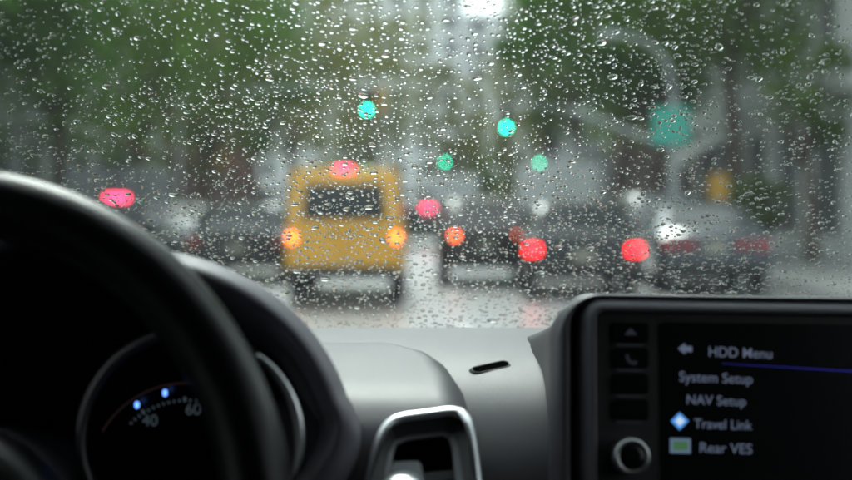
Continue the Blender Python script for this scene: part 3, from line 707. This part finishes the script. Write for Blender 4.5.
# cluster hood
hcx, hcy, ha, hb = 130, 452, 226, 203
def arch(cx, cy, a_, b2, Y, e0=-205, e1=25, n=44, zoff=0):
    l = []
    for k in range(n+1):
        q = R(e0 + (e1-e0)*k/n)       # screen angle, -90 is up
        l.append(P(cx + a_*math.cos(q), cy + b2*math.sin(q), Y) + Vector((0, 0, zoff)))
    return l
g = MB()
lip = []; wid = []
for k in range(41):                                  # arched top of the opening
    q = R(-205 + (-15 + 205)*k/40); lx = hcx + (ha-20)*math.cos(q); lip.append((lx, hcy + (hb-19)*math.sin(q) - .48*max(0, hcx - lx))); wid.append(20)
low = spline([(lip[-1][0], lip[-1][1], 20), (335, 415, 21), (336.5, 427, 25), (331, 443, 32), (317, 465, 39), (298, 490, 44), (270, 530, 46)], 5)[1:]
for p in low: lip.append((p.x, p.y)); wid.append(p.z)
nrm2 = []
for k in range(len(lip)):
    (x0_, y0_), (x1_, y1_) = lip[max(k-1, 0)], lip[min(k+1, len(lip)-1)]
    l_ = math.hypot(x1_-x0_, y1_-y0_); nrm2.append(((y1_-y0_)/l_, -(x1_-x0_)/l_))
for _ in range(2): nrm2 = [nrm2[0]] + [tuple((a+2*b+c)/4 for a, b, c in zip(nrm2[k-1], nrm2[k], nrm2[k+1])) for k in range(1, len(nrm2)-1)] + [nrm2[-1]]
def hood_loop(fw, add, Y, dx=0, dy=0):
    return [P(x + n_[0]*(w_*fw + add) + dx, y + n_[1]*(w_*fw + add) + dy, Y) for (x, y), n_, w_ in zip(lip, nrm2, wid)]
ls = [hood_loop(0, -40, .86), hood_loop(0, -19, .80), hood_loop(0, -4, .748), hood_loop(0, 0, .7415), hood_loop(.25, 0, .741), hood_loop(.6, 0, .748), hood_loop(.87, 0, .764), hood_loop(1, 0, .785), hood_loop(1, 1, .82, 2, 9), hood_loop(1, -14, .90, 14, 30), hood_loop(1, -34, 1.02, 36, 56)]
g.loft(ls, False, False, True)
hood = link('cluster_hood', normals_out(g.mesh('cluster_hood')), M['hood_p'], dash)
# instrument cluster
cl = bpy.data.objects.new('instrument_cluster', None); C.objects.link(cl); cl.parent = car
link('cluster_panel', MB().loft([hood_loop(0, -20, .861), [P(hcx, hcy+60, .861)]*len(lip)], False, False, False), M['black'], cl)
GC = P(187, 481, .80); GM = FPX/.80
def gp(px, py, Y=.80): return P(px, py, Y)
def ring(rad_px, Y, wpx, mt, a0, a1, nm, par, sec=.5, n=60, cx=187, cy=481):
    loops = []
    for k in range(n+1):
        q = R(a0 + (a1-a0)*k/n); c, s_ = math.cos(q), math.sin(q); l = []
        for j in range(8):
            w_ = 2*math.pi*j/8; rr_ = rad_px + wpx*.5*math.cos(w_)
            l.append(P(cx + rr_*c, cy + rr_*s_, Y - wpx*.5/GM*math.sin(w_)*sec))
        loops.append(l)
    return link(nm, normals_out(MB().loft(loops, True, True, True).mesh(nm)), mt, par)
ring(110, .770, 12, M['silver'], -230, 50, 'bezel', cl, 1.0, cy=441, cx=190)
cres = []  # chrome crescent added for the light caught by the bezel's right side
for k in range(31):
    q = R(-52 + 70*k/30); c_, s_ = math.cos(q), math.sin(q); hw = 5.2*math.sin(math.pi*(.06 + .90*k/30))**.7
    cres.append([P(190 + (110 + hw*math.cos(w_))*c_, 441 + (110 + hw*math.cos(w_))*s_, .738 - .0022*math.sin(w_)) for w_ in [2*math.pi*j/8 for j in range(8)]])
link('bezel_glint', normals_out(MB().loft(cres, True, True, True).mesh('bezel_glint')), M['chrome'], cl)
link('gauge_face', MB().lathe([(.064, 0), (.064, -.003)], 'y', 40, tuple(P(189, 446, .812))), M['gloss_black'], cl)
ring(98, .806, 1.4, M['gauge_red'], -150, -78, 'gauge_ring', cl)
tk = MB()
for k in range(15):
    q = R(-134 + 54*k/14); c, s_ = math.cos(q), math.sin(q); big = k in (3, 11)
    r0, r1, wq = 79, 79 + (5 if big else 3), (1.3 if big else .8)
    tk.add([P(187 + r0*c - s_*wq, 481 + r0*s_ + c*wq, .807), P(187 + r0*c + s_*wq, 481 + r0*s_ - c*wq, .807), P(187 + r1*c + s_*wq, 481 + r1*s_ - c*wq, .807), P(187 + r1*c - s_*wq, 481 + r1*s_ + c*wq, .807)], [(0, 1, 2, 3)])
link('tick_marks', tk, M['gauge_text'], cl)
for px, py in ((165, 393), (137, 405)):
    c = P(px, py, .800)
    link('indicator_light', MB().bbox(c.x-.0012, c.x+.0012, c.y-.001, c.y+.001, c.z-.0018, c.z+.0018, .0007), M['gauge_blue'], cl)
def to_mesh(o):
    bpy.context.view_layer.update()
    me = bpy.data.meshes.new_from_object(o.evaluated_get(bpy.context.evaluated_depsgraph_get()))
    n = bpy.data.objects.new('tmp', me); C.objects.link(n); nm = o.name; par = o.parent; mw = o.matrix_world.copy(); cu = o.data
    bpy.data.objects.remove(o); bpy.data.curves.remove(cu); n.name = nm; me.name = nm; n.parent = par; n.matrix_world = mw
    return n
def text(body, name, px, py, Y, hpx, mt, par, mtx=None, xscale=1.0, align='CENTER'):
    cu = bpy.data.curves.new(name, 'FONT'); cu.body = body; cu.align_x = align; cu.align_y = 'CENTER'; cu.extrude = .0002
    cu.materials.append(mt); o = bpy.data.objects.new(name, cu); C.objects.link(o); o.parent = par
    s_ = hpx/FPX*Y/.7
    if mtx is None:
        o.location = P(px, py, Y); o.rotation_euler = (R(90), 0, 0); o.scale = (s_*xscale, s_, s_)
    else:
        o.matrix_world = mtx @ Matrix.Diagonal((s_*xscale, s_, s_, 1))
    return to_mesh(o)
text('40', 'gauge_number', 150, 421, .806, 11, M['gauge_text'], cl)
text('60', 'gauge_number', 193, 410, .806, 11, M['gauge_text'], cl)

# steering wheel
wc = P(-76, 530, .66)
sw = bpy.data.objects.new('steering_wheel', None); C.objects.link(sw); sw.parent = car
sw.location = wc; sw.rotation_euler = (R(-10), 0, 0)     # top leans away
rt = .0170; RW = 372/FPX*.66 - rt
loops = []
for k in range(97):
    q = 2*math.pi*k/96; l = []
    for j in range(16):
        w_ = 2*math.pi*j/16; rr_ = RW + rt*math.cos(w_); l.append((rr_*math.cos(q), rt*1.1*math.sin(w_), rr_*math.sin(q)))
    loops.append(l)
link('rim', normals_out(MB().loft(loops, True, False, True).mesh('rim')), M['leather'], sw)
link('hub', MB().loft([[(math.cos(q)*.066*k, y, math.sin(q)*.056*k - .004) for q in [2*math.pi*j/28 for j in range(28)]] for k, y in ((.9, .05), (1, .02), (1, -.005), (.9, -.02), (.6, -.028), (.2, -.03))], True, True, True), M['leather'], sw)
for sgn in (-1, 1):
    link('spoke', MB().loft([[(sgn*x, y + dy, z + dz) for dy, dz in ((-.008, -h), (-.011, 0), (-.008, h), (.008, h), (.011, 0), (.008, -h))] for x, y, z, h in ((.05, 0, 0, .022), (.09, 0, .002, .017), (RW, 0, .004, .014))], True, True, True), M['leather'], sw)
link('spoke', MB().loft([[(x + dx, y, z) for dx, y in ((-h, -.008), (0, -.011), (h, -.008), (h, .008), (0, .011), (-h, .008))] for x, z, h in ((0, -.05, .02), (0, -.09, .016), (0, -RW, .014))], True, True, True), M['leather'], sw)
link('steering_column', MB().lathe([(.04, .03), (.05, .06), (.055, .26)], 'y', 20), M['dash_dark'], sw)

# navigation unit
O = P(700, 400, .80)
yaw, roll, tilt = R(5), R(1.2), R(8)
U = Vector((math.cos(yaw)*math.cos(roll), math.sin(yaw)*math.cos(roll), -math.sin(roll)))
V0 = Vector((math.sin(roll)*math.cos(yaw), math.sin(roll)*math.sin(yaw), math.cos(roll)))
N0 = U.cross(V0); V = (V0*math.cos(tilt) - N0*math.sin(tilt)).normalized(); N = U.cross(V).normalized()   # N faces the eye
def onp(px, py, off=0.0):
    d = P(px, py, 1.0) - EYE; k = (O + N*off - EYE).dot(N) / d.dot(N); q = EYE + d*k - O
    return q.dot(U), q.dot(V)
def W3(a, b, c=0.0): return O + U*a + V*b + N*c
def rrect(x0, x1, y0, y1, r_, n=8):
    pts = []
    for (cx, cy, s_) in ((x1-r_, y1-r_, 0), (x0+r_, y1-r_, 90), (x0+r_, y0+r_, 180), (x1-r_, y0+r_, 270)):
        for k in range(n+1):
            q = R(s_ + 90*k/n); pts.append((cx + r_*math.cos(q), cy + r_*math.sin(q)))
    return pts
x0, yt = onp(576, 289); x1 = x0 + .235; yb = yt - .20
def rl(ins, dep, r_, drop=0.0, left=0.0):
    return [W3(a, b, dep) + Vector((0, 0, -drop)) for a, b in rrect(x0 + ins - left, x1 - ins, yb + ins, yt - ins, max(.002, r_ - ins*.6))]
hs_ = MB().loft([rl(.012, -.16, .014, .032), rl(.002, -.06, .014, .002), rl(0, -.034, .014), rl(.001, -.020, .014), rl(.0034, -.0095, .014), rl(.007, -.003, .014), rl(.0105, 0, .014), rl(.0118, -.0006, .012), rl(.0126, -.006, .012)], True, False, True)
nav = link('navigation_unit', normals_out(hs_.mesh('navigation_unit')), M['nav_p'], car)
def rs(out_, dep, drop=0.0, left=0.0):
    return [W3(a, b, dep) + Vector((0, 0, -drop)) for a, b in rrect(x0 - out_ - left, x1 + out_, yb - out_, yt - .0025 + min(0, out_ - .008)*.2, .016 + out_)]
sr = MB().loft([rs(.0020, -.05), rs(.0020, -.008), rs(.0030, -.005), rs(.0055, -.004), rs(.0085, -.006), rs(.0100, -.011), rs(.0105, -.03), rs(.0105, -.07, .002, -.0075), rs(.0105, -.12, .004, -.012), rs(.0105, -.20, .0075, -.013), rs(.0105, -.27, .012, -.005), rs(.0105, -.33, .033, .012)], True, False, True)
link('surround_trim', normals_out(sr.mesh('surround_trim')), M['dash'], nav)
link('bezel', MB().loft([rl(.0105, -.030, .012), rl(.0105, -.0075, .012), rl(.02, -.0073, .008)], True, True, False), M['black'], nav)
def slab(name, pts, c0, c1, mt, par=nav):
    return link(name, normals_out(MB().loft([[W3(a, b, c0) for a, b in pts], [W3(a, b, c1) for a, b in pts]], True, True, False).mesh(name)), mt, par)
sx0, sy1 = onp(660, 322, -.007)
screen = slab('screen', rrect(sx0, x1 - .022, yb + .03, sy1, .003), -.0072, -.0062, M['gloss_black'])
TXT = -.0060
def ntext(body, px0, px1, py, hpx):
    a0, b0 = onp(px0, py, TXT); a1, _ = onp(px1, py, TXT)
    cu = bpy.data.curves.new('menu_text', 'FONT'); cu.body = body; cu.align_x = 'LEFT'; cu.align_y = 'CENTER'; cu.extrude = .0001; cu.offset = .004
    cu.materials.append(M['screen_text']); o = bpy.data.objects.new('menu_text', cu); C.objects.link(o); o.parent = nav
    bpy.context.view_layer.update()
    s_ = hpx/FPX*.8/.7; wd = max(o.dimensions.x, .01); sxx = (a1-a0)/wd
    rot = Matrix((U, V, N)).transposed().to_4x4() @ Matrix.Rotation(R(-1.4), 4, 'Z'); o.matrix_world = Matrix.Translation(W3(a0, b0, TXT)) @ rot @ Matrix.Diagonal((sxx, s_, s_, 1))
    return to_mesh(o)
ntext('HDD Menu', 708, 771, 352, 10); ntext('System Setup', 679, 752, 377, 10); ntext('NAV Setup', 686, 745, 400, 9.5)
ntext('Travel Link', 694, 752, 424, 9.5); ntext('Rear VES', 699, 751, 448, 10)
def poly_px(name, pts, mt, c0=-.0061, c1=-.0057): return slab(name, [onp(x, y, -.006) for x, y in pts], c0, c1, mt)
poly_px('back_arrow', [(678, 348.5), (685, 343), (685, 346), (692, 346.5), (692, 352), (685, 351.5), (685, 354.5)], M['screen_text'])
poly_px('title_line', [(722, 363.2), (870, 371.5), (1000, 379), (1000, 381), (870, 373.2), (722, 363.8)], M['screen_blue'])
poly_px('diamond_icon', [(679.5, 412.5), (688.5, 421), (679.5, 430), (671, 421)], M['icon_blue'])
poly_px('diamond_icon', [(679.5, 416), (684.5, 421), (679.5, 426), (675, 421)], M['icon_pale'], -.0056, -.0053)
poly_px('screen_icon', [(670, 438), (690.5, 438.5), (690.5, 453.5), (670, 453)], M['icon_grey'])
poly_px('screen_icon', [(673, 441.2), (687.5, 441.6), (687.5, 450.2), (673, 450)], M['icon_green'], -.0056, -.0053)
# side buttons and knob
for k, py in enumerate((333, 358, 384, 410)):
    a, b_ = onp(630, py, -.007)
    bt = slab('button', rrect(a - .0105, a + .0105, b_ - .0058, b_ + .0058, .002, 3), -.0074, -.0056, M['gloss_black'])
    slab('button_line', rrect(a - .0075, a + .0075, b_ - .0072, b_ - .0066, .0002, 2), -.0073, -.0070, M['screen_dim'])
poly_px('eject_icon', [(624, 335), (630.5, 328), (637, 335)], M['screen_dim'], -.0056, -.0053)
poly_px('phone_icon', [(625, 355), (628, 354), (629, 358), (632, 361.5), (636, 360.5), (637.5, 363), (634, 365.5), (630, 364), (626, 360)], M['gauge_dim'], -.0056, -.0053)
a, b_ = onp(628, 456, -.004)
kl = []
for r_, d in ((.0105, -.007), (.0105, .006), (.0098, .0075), (.0082, .0078), (.0078, .0068)):
    kl.append([W3(a + r_*math.cos(q), b_ + r_*math.sin(q), d) for q in [2*math.pi*k/30 for k in range(30)]])
link('knob', normals_out(MB().loft(kl, True, True, True).mesh('knob')), M['knob'], nav)
link('knob_cap', MB().loft([[W3(a + r_*math.cos(q), b_ + r_*math.sin(q), d) for q in [2*math.pi*k/30 for k in range(30)]] for r_, d in ((.0076, .0069), (.0074, .0074), (.004, .0078))], True, True, True), M['gloss_black'], nav)

# ------------------------------------------------------------------ RAIN on the windshield
def drop_mesh_data(r_, seg, rings, big):
    """unit drop in its own plane: dome plus flat foot; y is up the glass"""
    ph = [r_.uniform(0, 6.28) for _ in range(3)]
    am = (r_.uniform(.02, .16), r_.uniform(.0, .09), r_.uniform(0, .05)) if big else (r_.uniform(0, .12), r_.uniform(0, .05), 0)
    asp = r_.uniform(1.0, 1.75) if r_.random() < .6 else r_.uniform(1.0, 1.25)
    ori = r_.gauss(0, .5); h = r_.uniform(.17, .28) if big else r_.uniform(.15, .28)
    sag = r_.uniform(.05, .22)
    vs_ = []; fs_ = []
    def rim(q):
        k = 1 + am[0]*math.cos(2*q + ph[0]) + am[1]*math.cos(3*q + ph[1]) + am[2]*math.cos(5*q + ph[2])
        x, y = math.cos(q)*k*asp**.5, math.sin(q)*k/asp**.5
        return x*math.cos(ori) - y*math.sin(ori), x*math.sin(ori) + y*math.cos(ori)
    rho = [1 - (1 - k/rings)**1.0 for k in range(1, rings+1)]
    rho = [math.sin(math.pi/2*k/rings) for k in range(1, rings+1)]
    vs_.append((0, -sag, h))
    K = 1.10                                  # spherical-cap profile
    for q_ in rho:
        z = h*(math.sqrt(K - q_*q_) - math.sqrt(K-1))/(math.sqrt(K) - math.sqrt(K-1))
        for j in range(seg):
            x, y = rim(2*math.pi*j/seg); vs_.append((x*q_, y*q_ - sag*(1-q_), z))
    for j in range(seg): fs_.append((0, 1+j, 1+(j+1) % seg))
    for i in range(rings-1):
        for j in range(seg):
            a0 = 1+i*seg+j; a1 = 1+i*seg+(j+1) % seg; fs_.append((a0, a0+seg, a1+seg, a1))
    nd = len(fs_); k0 = len(vs_)
    for j in range(seg):
        x, y = rim(2*math.pi*j/seg); vs_.append((x, y, 0))
    fs_.append(tuple(k0 + j for j in range(seg))[::-1])
    return vs_, fs_, nd
rr_ = random.Random(5)
bigs = [drop_mesh_data(rr_, 18, 6, True) for _ in range(26)]
mids = [drop_mesh_data(rr_, 12, 4, False) for _ in range(30)]
tiny = [drop_mesh_data(rr_, 8, 3, False) for _ in range(20)]
big_me = []
for (v, f, nd) in bigs:
    me = bpy.data.meshes.new('raindrop'); me.from_pydata(v, [], f); me.polygons.foreach_set('use_smooth', [True]*nd + [False]); me.update(); me.materials.append(M['water']); big_me.append(me)
# scatter: sizes in mm radius; spatial hash keeps drops apart
cell = .0075; hsh = {}
def free(x, s, r_):
    i, j = int(x//cell), int(s//cell)
    for a in range(i-1, i+2):
        for b in range(j-1, j+2):
            for (X, S_, R_) in hsh.get((a, b), ()):
                if (X-x)**2 + (S_-s)**2 < (R_ + r_)**2 * .9: return False
    return True
drops = []
def scatter(n, rmin, rmax, xr, sr_, pw=1.0, dens=None):
    for _ in range(n):
        x = rr_.uniform(*xr); s = rr_.uniform(*sr_); r_ = rmin + (rmax-rmin)*rr_.random()**pw
        p, nrm_ = ws(x, s, .0052)
        if dens and rr_.random() > dens(*topx(p)): continue
        if not free(x, s, r_): continue
        hsh.setdefault((int(x//cell), int(s//cell)), []).append((x, s, r_)); drops.append((r_, x, s))
def dens(px, py):
    import math as m
    d = .75 + .25*m.sin(px*.013 + 1.3*m.sin(py*.021)) * m.cos(py*.017 + .7)
    if py > 180: d += .25
    if px < 260 and py < 90: d *= .55
    if px > 700 and py < 230: d *= .6
    return d
XR_, SR_ = (-.46, .46), (.035, .56)
scatter(520, .0021, .0036, XR_, SR_, 2.0, lambda px, py: dens(px, py)*(1 if py > 190 else .5))
scatter(11500, .0010, .0021, XR_, SR_, 1.7, dens)
scatter(22000, .0006, .0013, XR_, SR_, 1.1, dens)
scatter(18000, .00035, .0006, XR_, SR_, 1.0, dens)
n_in = len(drops)
for xr in ((-.73, -.46), (.46, .73)): scatter(1200, .0012, .0036, xr, (.01, .66), 1.6)
scatter(1200, .0012, .0036, (-.46, .46), (.56, .66), 1.6)
vis = []
for i, (r_, x, s) in enumerate(drops):
    p, n_ = ws(x, s, .0052); px, py = topx(p)
    if 4 < px < 848 and 4 < py < 318 and not (py > 165 + .0028*px*px*.8 and px < 250) and not (px > 565 and py > 286): vis.append((-r_ * (1.0/p.y), i, px, py))
vis.sort(); big_ids = {i: (px, py) for _r, i, px, py in vis[:300]}
def backdrop(px, py):
    if py < 110: return 'before the green trees at upper left' if px < 330 else ('before the pale street end' if px < 545 else ('before the green trees at upper right' if px < 735 else 'before the pale building on the right'))
    if 285 < px < 405 and py > 160: return 'in front of the yellow taxi van'
    if px <= 285: return 'above the steering wheel'
    if px < 470: return 'just right of the yellow van'
    if px < 660: return 'in front of the black hatchback'
    return 'above the navigation screen'
sv, sf, ss = [], [], []
for i, (r_, x, s) in enumerate(drops):
    p, n_ = ws(x, s, .0052)
    ty = Vector((0, -CE, SE)); tx = ty.cross(n_).normalized(); ty = n_.cross(tx)
    if i in big_ids:
        o = bpy.data.objects.new('raindrop', rr_.choice(big_me)); C.objects.link(o)
        rot = Matrix((tx, ty, n_)).transposed().to_4x4()
        o.matrix_world = Matrix.Translation(p) @ rot @ Matrix.Diagonal((r_, r_, r_, 1))
        o['label'] = 'large clear raindrop on the windshield ' + backdrop(*big_ids[i])
        o['category'] = 'raindrop'; o['group'] = 'large raindrops on the windshield ' + backdrop(*big_ids[i])
        continue
    v, f, nd = rr_.choice(mids if r_ > .0010 else tiny) if r_ < .0027 else rr_.choice(bigs)
    k = len(sv)
    for a, b_, c in v: sv.append(p + tx*(a*r_) + ty*(b_*r_) + n_*(c*r_))
    for q in f: sf.append(tuple(j + k for j in q))
    ss += [True]*nd + [False]
me = bpy.data.meshes.new('fine_raindrops'); me.from_pydata([tuple(v) for v in sv], [], sf); me.polygons.foreach_set('use_smooth', ss); me.update()
link('fine_raindrops', me, M['water'], None, kind='stuff', label='fine clear raindrops spread all over the outside of the windshield', category='raindrops')
print('drops', len(drops), n_in, 'visible', len(vis), 'tris', sum(len(f)-2 for f in sf))

# ------------------------------------------------------------------ rain haze in the air
HAZE = True
if HAZE:
    m = bpy.data.materials.new('rain_haze'); m.use_nodes = True; t = m.node_tree; t.nodes.clear()
    pv = t.nodes.new('ShaderNodeVolumePrincipled'); pv.inputs['Color'].default_value = (.86, .9, .93, 1); pv.inputs['Density'].default_value = .0004
    out = t.nodes.new('ShaderNodeOutputMaterial'); t.links.new(pv.outputs[0], out.inputs['Volume'])
    link('haze', MB().box(-901, 901, -301, 1501, -2.2, 32), m, None, kind='stuff', label='thin grey rain haze hanging over the whole street', category='haze')
